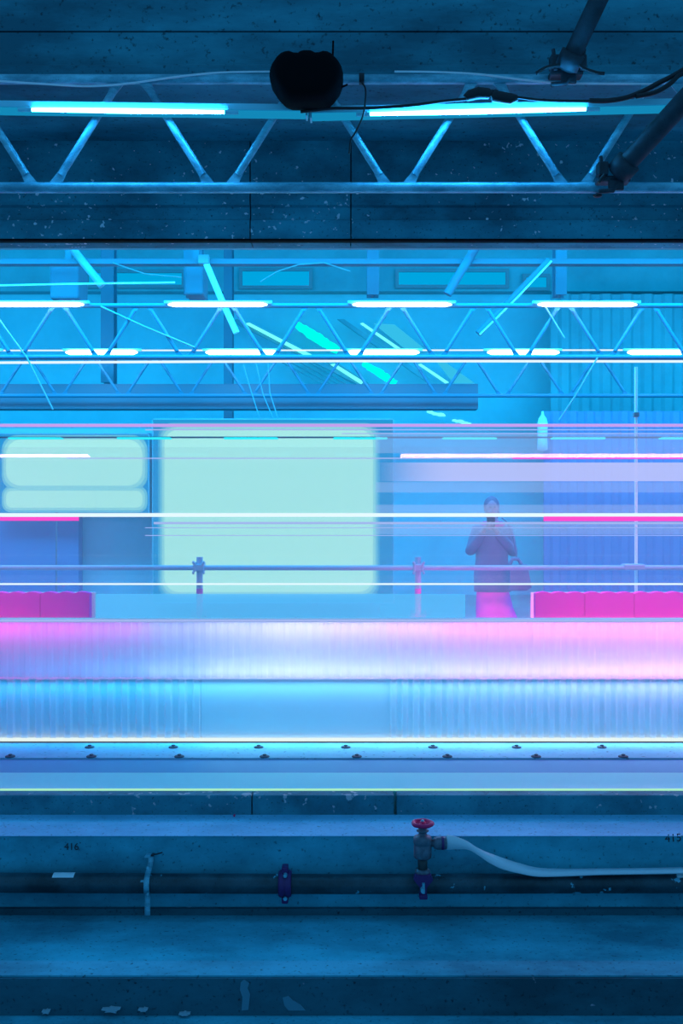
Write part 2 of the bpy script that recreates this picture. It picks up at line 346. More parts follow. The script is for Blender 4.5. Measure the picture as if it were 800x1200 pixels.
STREAKG = glass('lilac_streak', (.80, .80, 1), .03, .62, (.86, .80, 1.0)); STREAKG2 = glass('thin_lilac_streak', (.90, .94, 1), .03, .18, (.86, .82, 1.0))
LF = lit_streak('lit_lilac_streak', (.50, .56, .98), 1.0, .62); nt = LF.node_tree; tc = nt.nodes.new('ShaderNodeTexCoord'); sp_ = nt.nodes.new('ShaderNodeSeparateXYZ'); mr = nt.nodes.new('ShaderNodeMapRange')   # streak glow in the band fades out towards its left end
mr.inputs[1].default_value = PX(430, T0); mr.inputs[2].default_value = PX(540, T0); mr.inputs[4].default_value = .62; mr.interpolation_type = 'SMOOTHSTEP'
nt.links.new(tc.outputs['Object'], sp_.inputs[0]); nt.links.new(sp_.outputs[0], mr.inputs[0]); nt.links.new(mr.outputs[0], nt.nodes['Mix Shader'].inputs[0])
LF2 = lit_streak('lit_faint_lilac_streak', (.40, .58, .98), 1.0, .15); LF3 = lit_streak('lit_pale_blue_streak', (.10, .52, 1.0), 1.0, .5)  # lilac and blue streak light put into see-through glowing bands
line('lilac_streak', LF, 553, 22, 440, FX); line('lilac_streak', LF2, 519, 24, 440, FX); line('lilac_streak', LF2, 571, 12, 440, FX)
line('lilac_streak', LF2, 596, 9, 440, FX); line('pale_blue_streak', LF3, 710, 28, 112, 545); line('lilac_streak', LF2, 619, 14, 440, FX)
line('faint_streak_line', LINEL, 627.5, .9, 170, FX); line('faint_streak_line', LINEL, 503.5, 1.3, 170, FX); line('faint_streak_line', LINEL, 508, 1.0, 400, FX)
line('faint_streak_line', LINEL, 618.5, .8, 170, FX)
# seats seen over the sill
def seat(xc):
    D = 9.25; w_ = .455; x = PX(xc, D); zt_ = PZ(693.5, D); m = MB()
    poly = [(x - w_ / 2, .95 + .42), (x - w_ / 2, zt_ - .025)]
    for j in range(13):
        t = j / 12; poly.append((x - w_ / 2 + w_ * t, zt_ - .016 + .016 * abs(math.sin(t * math.pi * 3))))
    poly += [(x + w_ / 2, zt_ - .025), (x + w_ / 2, .95 + .42)]
    m.prism_y(poly, D, D + .09)
    m.box((x - w_ / 2, D - .40, 1.27), (x + w_ / 2, D + .09, 1.39), .02)
    o = m.build('seat', PINKS, train)
    MB().box((x - w_ / 2 + .06, D - .05, .73), (x + w_ / 2 - .06, D + .06, 1.27), .01).build('seat_base', HALLDARK, o)
for i in range(5): seat(76 - i * 58)
for i in range(10): seat(656 + i * 58)
for xc in (42, 169, 294, 422, 550, 677, 804, -85):
    D = 8.5; x = PX(xc, D); z = PZ(513.5, D)
    MB().box((x - .23, D - .03, z - .009), (x + .23, D + .03, z + .012), .004).build('ceiling_light', CYANL, train)
MB().box((-XL, 8.47, PZ(513.5, 8.5) + .012), (XL, 8.53, zroof)).build('ceiling_rail', BEAMM, train)
for x in (-6, -4.2, 4.2, 6):
    for y in (T0 + .45, T1 - .45):
        MB().lathe([(.2, -.05), (.25, -.05), (.25, .05), (.2, .05)], 28, Matrix.Translation((x, y, .25)) @ Matrix.Rotation(math.radians(90), 4, 'X')).build('wheel', HALLDARK, train)
# added fill lights: strips along the train body, pink fill over the seats
def strip(x0, x1, col, p, y=0, z=None, dy=-.085, tilt=12):
    a, b = PX(x0, T0), PX(x1, T0)
    return area('body_fill_light', ((a + b) / 2, T0 + dy, (zsill if z is None else z) - .018), b - a, .05, p * (b - a), col, (math.radians(tilt), 0, 0))
def lerpc(stops, x):
    if x <= stops[0][0]: return stops[0][1:]
    for a, b in zip(stops, stops[1:]):
        if x <= b[0]:
            t = (x - a[0]) / (b[0] - a[0]); return tuple(p + (q - p) * t for p, q in zip(a[1:], b[1:]))
    return stops[-1][1:]
def fillrun(stops, step=70, **kw):
    x = -460
    while x < 1260:
        R, G, B, p = lerpc(stops, x + step / 2); strip(x, x + step, (R, G, B), p, **kw); x += step
# invented coloured fills at sill, above and below rubbing rail, over the slab
fillrun([(0, 1, .03, .60, 1.3), (120, .85, .06, .75, 1.0), (210, .5, .40, .9, .8), (330, .72, .60, 1, 1.3), (450, .85, .40, .95, 1.2), (560, 1, .16, .75, 1.4), (900, 1, .16, .65, 1.6)])
fillrun([(0, .05, .25, 1, .40), (150, .15, .45, 1, .7), (300, .62, .72, .95, 1.2), (480, .60, .66, 1, 1.0), (800, 1, .50, .85, 1.3)], z=zm + .03, dy=-.075, tilt=168)
fillrun([(0, .0, .44, 1, .85), (150, .0, .48, 1, .9), (240, .10, .60, 1, .9), (480, .14, .56, 1, .85), (800, .36, .50, 1, 1.0)], z=zm - .01, dy=-.07)
fillrun([(0, .0, .44, 1, 1.1), (160, .0, .52, 1, 1.5), (300, .16, .68, 1, 2.2), (800, .28, .62, 1, 2.2)], step=140, z=zbot + .12, dy=-.10, tilt=-35)
area('person_fill_light', (PX(560, 9.3), 9.4, 1.12), 1.6, .1, 14, (1, .06, .6), (math.radians(100), 0, 0))  # unseen pink fill aimed at the person's skirt and the posts
area('seat_fill_light_left', (PX(-190, 8.9), 8.75, zroof - .03), 3.6, .10, 44, (1, .40, .85), (math.radians(12), 0, 0))  # pink fill added so the left seats show their colour
area('seat_fill_light_right', (PX(850, 8.9), 8.75, zroof - .03), 5.6, .16, 75, (1, .42, .85), (math.radians(12), 0, 0))  # same added pink fill for the right-hand seats


TRUSSM = mat('hall_lattice_paint', (.07, .22, .33), .7)
# ------------------------------------------------------------------ near lattice beam
def lattice(label, D, xn, pitch, n0, n1, x0, x1, zt_, zb_, m, rr, group):
    r = root('lattice_beam', label, 'scaffold beam', (0, D, zb_ - rr), group)
    MB().tube([(x0, D, zt_), ((x0 + x1) / 2, D, zt_), (x1, D, zt_)], rr, 16).build('top_chord', m, r)
    MB().tube([(x0, D, zb_), ((x0 + x1) / 2, D, zb_), (x1, D, zb_)], rr * 1.08, 16).build('bottom_chord', m, r)
    g = pitch * .068
    for i in range(n0, n1):
        xb_ = xn + i * pitch; xt = xb_ + pitch / 2
        for (ax, bx) in ((xb_ + g, xt - g * 1.1), (xb_ + pitch - g, xt + g * 1.1)):
            A = Vector((ax, D, zb_ + rr * .9)); B = Vector((bx, D, zt_ - rr * .7)); d = (B - A).normalized(); L_ = (B - A).length
            mb = MB(); mb.tube([A + d * .05, A + d * .10, B - d * .09, B - d * .04], [rr * .78] * 4, 12)
            sx = 1 if bx > ax else -1
            for Q, s in ((A, 1), (B, -1)):   # flattened pinched ends
                mb.add([Q + Vector((-rr * 1.3, -.006, 0)), Q + Vector((rr * 1.3, -.006, 0)), Q + d * s * .09 + Vector((rr * .7, -.008, 0)), Q + d * s * .09 + Vector((-rr * .7, -.008, 0)),
                        Q + Vector((-rr * 1.3, .006, 0)), Q + Vector((rr * 1.3, .006, 0)), Q + d * s * .09 + Vector((rr * .7, .008, 0)), Q + d * s * .09 + Vector((-rr * .7, .008, 0))],
                       [(0, 1, 2, 3), (7, 6, 5, 4), (0, 4, 5, 1), (1, 5, 6, 2), (2, 6, 7, 3), (3, 7, 4, 0)])
            mb.build('diagonal_brace', m, r)
    return r
ZT, ZB = PZ(93, 5.2), PZ(220, 5.2)
lattice('galvanised scaffold lattice beam right behind the large bright battens under the concrete soffit', 5.2, PX(51, 5.2), 207 * 5.2 / F, -4, 6, -3.6, 3.6, ZT, ZB, GALV, .0255, None)
lattice('faint blue lattice beam carrying the upper row of hall tubes', 10.9, PX(217, 10.9), .922, -6, 7, -7.4, 7.4, ZT, ZB, TRUSSM, .026, 'lattice beams in the hall')
lattice('distant lattice beam behind the double white light lines in the hall', 14.5, PX(70, 14.5), .922, -7, 9, -9.5, 9.5, ZT - .02, ZB, TRUSSM, .026, 'lattice beams in the hall')
# ------------------------------------------------------------------ near battens
def batten(label, a, b, ta, tb_, h):
    D = 5.11; A, B = P(*a, D), P(*b, D); r = root('fluorescent_batten', label, 'tube light', (A + B) / 2, 'bright battens in front of the near beam')
    d = (B - A); L_ = d.length; ang = math.atan2(d.z, d.x); c = (A + B) / 2
    M = Matrix.Translation(c) @ Matrix.Rotation(-ang, 4, 'Y')
    MB().box((-L_ / 2, -.03, -.004), (L_ / 2, .04, .030), .004, M).build('batten_body', BATTEN, r)
    MB().box((-L_ / 2, -.028, -.026), (L_ / 2, .03, -.005), .004, M).build('diffuser_cover', emis('lit_batten_cover', (.01, .40, .78), .62), r)
    t0 = (PX(ta, D) - c.x); t1 = (PX(tb_, D) - c.x); m = MB()
    m.tube([M @ Vector((t0, -.036, -.020)), M @ Vector(((t0 + t1) / 2, -.036, -.020)), M @ Vector((t1, -.036, -.020))], [.008, .0125, .008], 14); m.build('tube', TUBE, r)
    for s in (t0, t1):
        MB().tube([M @ Vector((s - .035, -.036, -.020)), M @ Vector((s + .035, -.036, -.020))], .010, 12).build('tube_cap', BATTEN, r)
    for s in (-L_ / 2, L_ / 2 - .012):
        MB().box((s, -.031, -.030), (s + .010, .042, .032), .002, M).build('end_plate', BATTEN, r)
batten('left one of the two big bright battens, ending under the black loudspeaker', (-70, 126), (361, 131.5), 32, 272, 14)
batten('right of the two big bright white tube battens, rising towards the right edge', (363, 134), (830, 123.5), 425, 692, 14)
# ------------------------------------------------------------------ hall tubes
def htube(label, x, y, D, halfpx, r, group):
    c = P(x, y, D); R_ = root('fluorescent_tube', label, 'tube light', c, group); L_ = halfpx * D / F
    MB().tube([c - Vector((L_, 0, 0)), c - Vector((L_ * .88, 0, 0)), c + Vector((L_ * .88, 0, 0)), c + Vector((L_, 0, 0))], [r * .3, r, r, r * .3], 12).build('tube', TUBEH, R_)
    MB().box(c + Vector((-L_ - .05, .02, r * .9)), c + Vector((L_ + .05, .07, r + .025)), .004).build('batten_body', BATTEN, R_)
for i, x in enumerate((40, 255, 471, 688)):
    htube('lit tube in the upper hall row, ' + ('cut by the left edge of the picture', 'crossed by the bright sloping pole', 'above the green panes', 'the one farthest right, past the thin white brace')[i], x, 357, 10.8, 58, .024, 'upper row of hall tubes')
for i, x in enumerate((-44, 119, 283, 449, 613, 777)):
    htube('lit tube in the lower hall row, ' + ('only its tip showing at the left edge', 'second from the left', 'third from the left, below the bright pole', 'fourth from the left', 'fifth from the left, under the thin white brace', 'running out of the right edge')[i], x, 413, 14.2, 42, .034, 'lower row of hall tubes')
tag(MB().tube([(-9.5, 14.28, PZ(411, 14.28)), (0, 14.28, PZ(410.5, 14.28)), (9.5, 14.28, PZ(410, 14.28))], .011, 8).build('hall_light_streak', LINE), 'upper of two long thin white light streaks, level with the lower tubes', 'light streak')  # glow line added for a light streak across the hall
tag(MB().tube([(-9.5, 14.1, PZ(427, 14.1)), (0, 14.1, PZ(423, 14.1)), (9.5, 14.1, PZ(424, 14.1))], .018, 8).build('hall_light_streak', LINE), 'lower and brighter of two long thin white light streaks just under the lower tubes', 'light streak')  # second streak of light, built as a glowing tube
tag(MB().tube([P(-20, 335, 12.3), P(70, 333, 12.3), P(205, 331, 12.3)], .012, 8).build('pale_conduit', CABLEW), 'thin pale conduit high in the hall at the left edge above the tubes', 'conduit')
# ------------------------------------------------------------------ braces, poles, cables in the hall
WHITEP = mat('white_pole', (.30, .42, .5), .35); BRIGHTP = mat('bright_white_pole', (.95, .95, .95), .3)
def pole(name, label, pts, r, m, cat='scaffold pole', clamp=None):
    R_ = root(name, label, cat, P(*pts[-1])); MB().tube([P(*p) for p in pts], r, 12).build('tube', m, R_)
    for q in clamp or ():
        c = P(*q); MB().box(c - Vector((r * 1.7, r * 1.7, r * 1.4)), c + Vector((r * 1.7, r * 1.7, r * 1.4)), r * .3).build('coupler', HALLDARK, R_)
    return R_
pole('scaffold_pole', 'bright white sloping pole hanging in the upper hall, crossing the second upper tube', [(239, 303, 12.45), (258, 348, 12.45), (277, 390, 12.45)], .040, BRIGHTP, clamp=[(239, 305, 12.45)])
pole('scaffold_pole', 'long blue sloping pole right of the third upper tube, leaning down to the left', [(644, 305, 12.46), (600, 350, 12.46), (560, 391, 12.46)], .045, BEAMM)
pole('thin_rod', 'thin white rod laid along the long blue sloping pole', [(646, 306, 12.39), (604.5, 350, 12.39), (562, 392, 12.39)], .012, BRIGHTP, 'rod')
pole('scaffold_pole', 'pale sloping pole near the top left of the hall', [(78, 283, 12.47), (98, 308, 12.47), (120, 335, 12.47)], .05, WHITEP)
pole('scaffold_pole', 'blue sloping pole in the hall top leaning down left, above the fourth lower tube', [(562, 283, 12.47), (540, 318, 12.47), (524, 345, 12.47)], .055, BEAMM)
pole('thin_rod', 'thin white rod right of the sloping pole, between the two rows of tubes', [(638, 358, 10.87), (650, 378, 10.87), (661, 396, 10.87)], .009, WHITEP, 'rod')
pole('thin_rod', 'thin pale rod sloping right above the third lower tube', [(118, 359, 10.87), (170, 383, 10.87), (228, 407, 10.87)], .009, WHITEP, 'rod')
pole('thin_rod', 'faint thin rod sloping down at the far left behind the lower tubes', [(-12, 359, 10.87), (32, 420, 10.87), (62, 480, 10.87)], .009, WHITEP, 'rod')
pole('thin_rod', 'faint rod leaning down left at the right side above the lilac lines', [(700, 419, 10.87), (675, 462, 10.87), (655, 492, 10.87)], .009, WHITEP, 'rod')
pole('vertical_pole', 'thin white upright pole rising at the right side from the handrail', [(745, 430, 10.2), (745, 560, 10.2), (745, 771.5, 10.2)], .017, BRIGHTP, 'pole', clamp=[(745, 486, 10.2)])
pole('vertical_pole', 'thin blue upright pole at the left side above the pink seats', [(66, 600, 11.0), (66, 700, 11.0), (66, 759, 11.0)], .010, BEAMM, 'pole')
tag(MB().lathe([(.012, .15), (.02, .1), (.05, .06), (.065, 0), (.06, -.2), (.068, -.33), (.02, -.35)], 20, Matrix.Translation(P(635.5, 496, 12.53))).build('hanging_lamp', mat('white_lamp_housing', (.85, .9, .95), .4)), 'small white upright bottle-shaped lamp above the person', 'lamp')
MBc = []
for i, (lab, pts) in enumerate((('loose pale wire dangling below the third lower tube, its left strand', [(285, 427, 14.08), (293, 455, 14.08), (304, 490, 14.08)]), ('loose pale wire dangling below the third lower tube, its middle strand', [(300, 426, 14.08), (308, 462, 14.08), (322, 495, 14.08)]),
                                ('loose pale wire dangling below the third lower tube, its right strand', [(314, 426, 14.08), (316, 460, 14.08), (326, 492, 14.08)]), ('drooping dark cable looped between hall beams right of the bright pole', [(305, 330, 12.5), (325, 318, 12.5), (350, 310, 12.5), (380, 308, 12.5), (410, 318, 12.5)]),
                                ('long dark cable sagging across the pale high window at left', [(132, 308, 12.5), (170, 321, 12.5), (213, 325, 12.5)]))):
    tag(MB().tube([P(*p) for p in pts], .008, 6).build('hanging_wire', WHITEP if i < 3 else HALLDARK), lab, 'wire')
# dark ceiling units
for lab, x0, x1, y0, y1, D in (('dark blue box unit under the hall ceiling at the upper left', 58, 92, 306, 350, 13.2), ('dark blue box unit under the hall ceiling right of the bright pole', 216, 238, 310, 345, 13.4)):
    R_ = root('ceiling_unit', lab, 'ceiling unit', P((x0 + x1) / 2, y0, D))
    MB().box(P(x0, y0, D), P(x1, y1, D) + Vector((0, .5, 0)), .03).build('casing', BEAMM, R_)
    MB().box((PX((x0 + x1) / 2, D) - .04, D + .2, PZ(y0, D)), (PX((x0 + x1) / 2, D) + .04, D + .3, 7.5)).build('hanger', BEAMM, R_)
# sloping glazed lights
def quad(name, m, parent, pts, D, dep=.06):
    return MB().prism_y([((PX(x, D)), PZ(y, D)) for x, y in pts], D, D + dep).build(name, m, parent)
R_ = root('sloping_glass_roof', 'sloping row of bright green and cyan glass strips slanting down right in the hall', 'glass roof', P(400, 450, 17.6))
D = 17.5
EDG = emis('daylit_pale_pane', (.15, .95, 1.0), 1.3)
quad('pane', EDG, R_, [(287, 379), (292, 378), (372, 419), (368, 422)], D)
quad('pane', EDG, R_, [(387, 427), (392, 426), (426, 447), (423, 450)], D)
random.seed(3)
def jag(a, b, w0, w1, n=16):
    a, b = Vector(a), Vector(b); d = (b - a).normalized(); nn = Vector((-d.y, d.x)); up = []; dn = []
    for i in range(n + 1):
        t = i / n; c = a.lerp(b, t); ww = (w0 + (w1 - w0) * t) / 2 * (.35 + .65 * math.sin(math.pi * min(1, max(0, .08 + t * .84))) ** .5)
        up.append(c + nn * (ww + random.uniform(-.8, .8))); dn.append(c - nn * (ww + random.uniform(-.8, .8)))
    return [(p.x, p.y) for p in up] + [(p.x, p.y) for p in dn[::-1]]
for a, b, w0, w1 in (((347, 380), (396, 411), 11, 11), ((425, 425), (464, 449), 8, 8)):
    quad('pane', SKYG, R_, jag(a, b, w0, w1), D)
quad('pane', EDG, R_, [(422, 379), (425, 378), (472, 410), (468, 411)], D); quad('pane', EDG, R_, [(490, 427), (493, 426), (526, 448), (522, 449)], D)
PALEP = emis('daylit_blue_pane', (.04, .58, .92), .9)
quad('pane', PALEP, R_, [(438, 379), (462, 380), (500, 411), (478, 411)], D); quad('pane', PALEP, R_, [(512, 424), (520, 423), (556, 449), (532, 449)], D)
quad('frame_bar', WALLD, R_, [(270, 376), (278, 374), (440, 455), (432, 457)], D + .08); quad('frame_bar', WALLD, R_, [(395, 374), (403, 374), (520, 455), (510, 455)], D + .08)
for i in range(7): quad('louvre', WALLD, R_, [(330 + i * 9, 425 - i * 1), (332 + i * 9, 425 - i), (378 + i * 9, 449), (376 + i * 9, 449)], D + .1)
for x, y in ((500, 482), (530, 492)): quad('pane', EDG, R_, jag((x, y), (x + 22, y + 5), 4, 3, 8), D)
# lightboxes on the partition
CYB = emis('cyan_margin_glow', (.02, .36, .76), .9)  # cyan glow added round the panels to match the wall
MINTB = emis('mint_glow_step', (.34, .80, .76), 1.05); MINTC = emis('cyan_mint_glow_step', (.20, .64, .77), 1.0); MINTD = emis('cyan_glow_step', (.09, .50, .77), .95)  # stepped glow colours imitate a soft fading edge
def lightbox(label, x0, x1, y0, y1, panels):
    D = 11.75; R_ = root('lightbox', label, 'lightbox', P((x0 + x1) / 2, y1, D), 'mint lightboxes on the partition')
    a, b, c, d = PX(x0, D), PX(x1, D), PZ(y1, D), PZ(y0, D)
    k = MB(); k.box((a, D + .10, c), (b, D + .30, d)); k.box((a, D + .05, c), (a + .012, D + .10, d)); k.box((b - .012, D + .05, c), (b, D + .10, d)); k.box((a, D + .05, d - .012), (b, D + .10, d)); k.box((a, D + .05, c), (b, D + .10, c + .012))
    k.box((a + .1, D + .3, c + .1), (b - .1, D + .448, d - .1)); k.build('casing', WALLM, R_)
    MB().box((a + .013, D + .07, c + .013), (b - .013, D + .098, d - .013)).build('margin_glow', CYB, R_)
    for (px0, px1, py0, py1) in panels:
        for lay, (grow, col) in enumerate(((0, MINT), (.03, MINTB), (.055, MINTC), (.08, MINTD))):
            ax, bx, az, bz = PX(px0, D) - grow, PX(px1, D) + grow, PZ(py1, D) - grow, PZ(py0, D) + grow; rr = min(.17, (bz - az) * .35); pl = []
            for cx, cz, a0 in ((bx - rr, bz - rr, 0), (ax + rr, bz - rr, 90), (ax + rr, az + rr, 180), (bx - rr, az + rr, 270)):
                for q in range(7): an = math.radians(a0 + 15 * q); pl.append((cx + rr * math.cos(an), cz + rr * math.sin(an)))
            if py1 - py0 < 60 and lay == 3: continue
            MB().prism_y(pl, D + .030 + lay * .008, D + .068).build('lit_panel' if lay == 0 else 'glow_falloff_rim', col, R_)
lightbox('glowing pale mint lightbox at left with a thin dividing gap across it', -6, 174, 507, 603, [(6, 166, 515, 569), (6, 166, 575, 595)])
lightbox('large glowing pale mint square lightbox in the middle, the biggest bright panel', 177, 462, 490, 708, [(192, 437, 503, 694)])
# platform handrail
D = 10.05; R_ = root('platform_handrail', 'scaffold tube handrail with clamped posts along the platform edge behind the train', 'handrail', (0, D, .9))
RAILM = mat('rail_blue_grey', (.40, .46, .58), .6)
MB().tube([(-9, D, PZ(665, D)), (0, D, PZ(665.5, D)), (9, D, PZ(665, D))], .026, 12).build('rail', RAILM, R_)
for x in (-281, -24, 233, 490, 747, 1004):
    if x == 747: continue
    X_ = PX(x, D); o = MB().tube([(X_, D + .05, .9), (X_, D + .05, 1.4), (X_, D + .05, PZ(653, D))], .032, 12).build('post', RAILM, R_)
    k = MB().box((X_ - .055, D - .04, PZ(670, D)), (X_ - .03, D + .09, PZ(659, D)), .008); k.box((X_ + .03, D - .04, PZ(670, D)), (X_ + .055, D + .09, PZ(659, D)), .008); k.box((X_ - .05, D - .03, PZ(669, D)), (X_ + .05, D + .05, PZ(661, D)), .01)
    for s in (-1, 1): k.ell((X_ + s * .052, D - .035, PZ(659, D)), (.013, .013, .017), 10, 6); k.ell((X_ + s * .052, D - .035, PZ(671, D)), (.013, .013, .017), 10, 6)
    k.build('coupler', RAILM, o)
    MB().tube([(X_, D + .05, PZ(735, D)), (X_, D + .05, PZ(690, D))], .0335, 12).build('pink_streak_tint', mat('pink_streak_tint', (.95, .05, .5), .6) if 'pink_streak_tint' not in bpy.data.materials else bpy.data.materials['pink_streak_tint'], o)  # pink of the train streak painted onto the post
    for s in (-1, 1):
        k = MB(); k.box((X_ + s * .05 - .02, D, PZ(724, D)), (X_ + s * .05 + .02, D + .08, PZ(718, D)), .008); k.tube([(X_ + s * .07, D + .02, PZ(724.5, D)), (X_ + s * .07, D + .02, PZ(715, D))], .012, 8)
        k.build('lower_coupler', RAILM, o)
MB().box((PX(730, D), D - .03, PZ(668, D)), (PX(755, D), D + .1, PZ(661, D)), .012).build('coupler', RAILM, R_)
# ------------------------------------------------------------------ person
DP = 10.6
pr = root('person', 'person in dark coat and flared streak-pink skirt behind the handrail, holding up a phone', 'person', (PX(577, DP), DP, .9))
SKIN = mat('person_skin', (.38, .30, .38), .6); HAIR = mat('person_dark_hair', (.12, .12, .22), .6); COAT = mat('person_coat', (.13, .19, .30), .8)
SKIRT = mat('person_streak_pink', (1.0, .03, .50), .7); BOOT = mat('person_boot', (.05, .05, .07), .5)  # skirt pink is the train's light streak put into the cloth colour
X0 = PX(577, DP)
def pp(dx, dy, z): return Vector((X0 + dx, DP + dy, .9 + z))
def skin_mesh(chains, subs=2):
    vs, es, rs = [], [], []
    idx = {}
    def vid(p, r):
        k = tuple(round(c, 4) for c in p)
        if k not in idx: idx[k] = len(vs); vs.append(p); rs.append(r)
        return idx[k]
    for ch in chains:
        prev = None
        for p, r in ch:
            i = vid(p, r)
            if prev is not None: es.append((prev, i))
            prev = i
    me = bpy.data.meshes.new('sk'); me.from_pydata([tuple(v) for v in vs], es, []); me.update()
    o = bpy.data.objects.new('sk', me); C.objects.link(o)
    o.modifiers.new('s', 'SKIN'); 
    for i, v in enumerate(me.skin_vertices[0].data): v.radius = (rs[i], rs[i]); v.use_root = (i == 0)
    m = o.modifiers.new('u', 'SUBSURF'); m.levels = subs
    dg = bpy.context.evaluated_depsgraph_get(); dg.update(); ev = o.evaluated_get(dg); me2 = bpy.data.meshes.new_from_object(ev)
    V = [v.co.copy() for v in me2.vertices]; Fc = [tuple(p.vertices) for p in me2.polygons]
    bpy.data.objects.remove(o); return V, Fc
pel = (pp(0, 0, .86), .125)
HL = pp(-.085, -.17, 1.36); HR = pp(-.03, -.19, 1.34)
chains = [[pel, (pp(0, 0, 1.02), .115), (pp(.0, 0, 1.2), .125), (pp(0, .01, 1.33), .11), (pp(0, 0, 1.41), .055), (pp(-.01, -.01, 1.47), .05)],
          [pel, (pp(-.085, 0, .76), .085), (pp(-.09, -.01, .44), .055), (pp(-.095, .01, .08), .036), (pp(-.10, -.10, .04), .034), (pp(-.105, -.17, .03), .022)],
          [pel, (pp(.085, 0, .76), .085), (pp(.10, .0, .44), .055), (pp(.105, .02, .08), .036), (pp(.115, -.09, .04), .034), (pp(.12, -.16, .03), .022)],
          [(pp(0, .01, 1.33), .11), (pp(-.15, .01, 1.31), .058), (pp(-.235, -.03, 1.09), .042), (HL + Vector((-.03, .03, -.05)), .030), (HL, .026)],
          [(pp(0, .01, 1.33), .11), (pp(.15, .01, 1.31), .058), (pp(.20, -.05, 1.08), .042), (HR + Vector((.05, .03, -.04)), .030), (HR, .026)]]
V1, F1 = skin_mesh(chains)
b = MB(); b.add(V1, F1, True)
for H, s in ((HL, 1), (HR, -1)):
    for j, ln in enumerate((.050, .062, .066, .058)):
        base = H + Vector((s * .012, -.004, .022 - j * .015)); 
        b.tube([base, base + Vector((s * ln * .5, -.012, .004)), base + Vector((s * ln * .85, -.004, .002)), base + Vector((s * ln, .010, 0))], [.0085, .0082, .0075, .005], 8)
    b.tube([H + Vector((0, -.01, .02)), H + Vector((s * .012, -.02, .045)), H + Vector((s * .03, -.012, .058))], [.010, .009, .006], 8)
hc = pp(-.015, -.02, 1.545); b.ell(hc, (.072, .090, .108), 28, 18)
b.ell(hc + Vector((-.003, -.055, -.05)), (.048, .045, .05), 18, 12)
b.ell(hc + Vector((-.004, -.095, -.015)), (.011, .016, .022), 12, 8)
b.ell(hc + Vector((-.003, -.088, -.055)), (.024, .010, .008), 12, 8)
for s in (-1, 1): b.ell(hc + Vector((s * .072, .0, -.01)), (.010, .020, .030), 12, 8)
body = b.build('body', SKIN, pr)
k = MB()
for s in (-1, 1): k.ell(hc + Vector((s * .026 - .003, -.084, .008)), (.012, .008, .007), 10, 6)
k.build('eyes', BOOT, pr)
k = MB(); k.ell(hc + Vector((.002, .015, .022)), (.083, .092, .104), 28, 16); k.ell(hc + Vector((.015, .05, -.05)), (.075, .05, .10), 20, 14); k.build('hair', HAIR, pr)
MB().loft([(X0, DP, .9 + 1.40, .10, .085), (X0, DP - .01, .9 + 1.385, .125, .10), (X0, DP - .01, .9 + 1.35, .13, .105), (X0, DP, .9 + 1.33, .11, .09)]).build('pink_streak_collar', SKIRT, pr)  # pink light streak across the neck, built as a collar
cz = .9
def R5(dx, dy, z, rx, ry): return (X0 + dx, DP + dy, cz + z, rx, ry)
zc = PZ(693, DP) - .9
MB().loft([R5(0, 0, zc, 0.198, .15), R5(-.005, 0, zc + .1, 0.194, .145), R5(-.01, 0, .86, 0.190, .14), R5(-.008, 0, 1.0, 0.172, .13), R5(-.005, 0, 1.1, 0.175, .13), R5(0, 0, 1.22, 0.194, .135), R5(0, 0, 1.30, 0.201, .125), R5(0, 0, 1.345, 0.169, .105), R5(0, 0, 1.375, 0.113, .085)]).build('coat', COAT, pr)
for sg, sh, el, H in ((-1, pp(-.15, .01, 1.31), pp(-.235, -.03, 1.09), HL + Vector((-.03, .03, -.05))), (1, pp(.15, .01, 1.31), pp(.20, -.05, 1.08), HR + Vector((.05, .03, -.04)))):
    MB().tube([sh + Vector((-sg * .04, 0, .0)), sh, sh.lerp(el, .5), el, el.lerp(H, .35), el.lerp(H, .9)], [.06, .072, .066, .060, .056, .045], 16).build('sleeve', COAT, pr)
MB().loft([R5(.075, 0, .06, .26, .19), R5(.06, 0, .3, .235, .18), R5(.02, 0, .48, .20, .165), R5(-.002, 0, zc + .03, .168, .14), R5(0, 0, zc + .12, .15, .125)]).build('skirt', SKIRT, pr)
MB().box(hc + Vector((-.075, -.185, -.20)), hc + Vector((.01, -.175, -.10)), .004).build('phone', BLACK, None)
ph = bpy.data.objects['phone']; tag(ph, 'small dark phone held up in both hands by the person', 'phone')
# bag
xb_, zb_ = PX(604, DP), 0
bag = root('shoulder_bag', 'dark trapezoid shoulder bag hanging on a long strap at the person\'s side', 'bag', (xb_, DP, PZ(690, DP)))
def bx2(x, y): return (PX(x, DP), PZ(y, DP))
MB().prism_y([bx2(593, 661), bx2(612, 660), bx2(617, 686), bx2(611, 690), bx2(592, 690)], DP - .28, DP - .19).build('bag_body', COAT, bag)
MB().tube([P(597, 662, DP - .23), P(600, 655, DP - .23), P(607, 655, DP - .23), P(611, 662, DP - .23)], .02, 10).build('flap', COAT, bag)
MB().tube([P(606, 657, DP - .23), P(603, 640, DP - .21), P(600, 625, DP - .18), P(594, 612, DP - .13), P(588, 607, DP - .05)], .007, 8).build('strap', HAIR, bag)
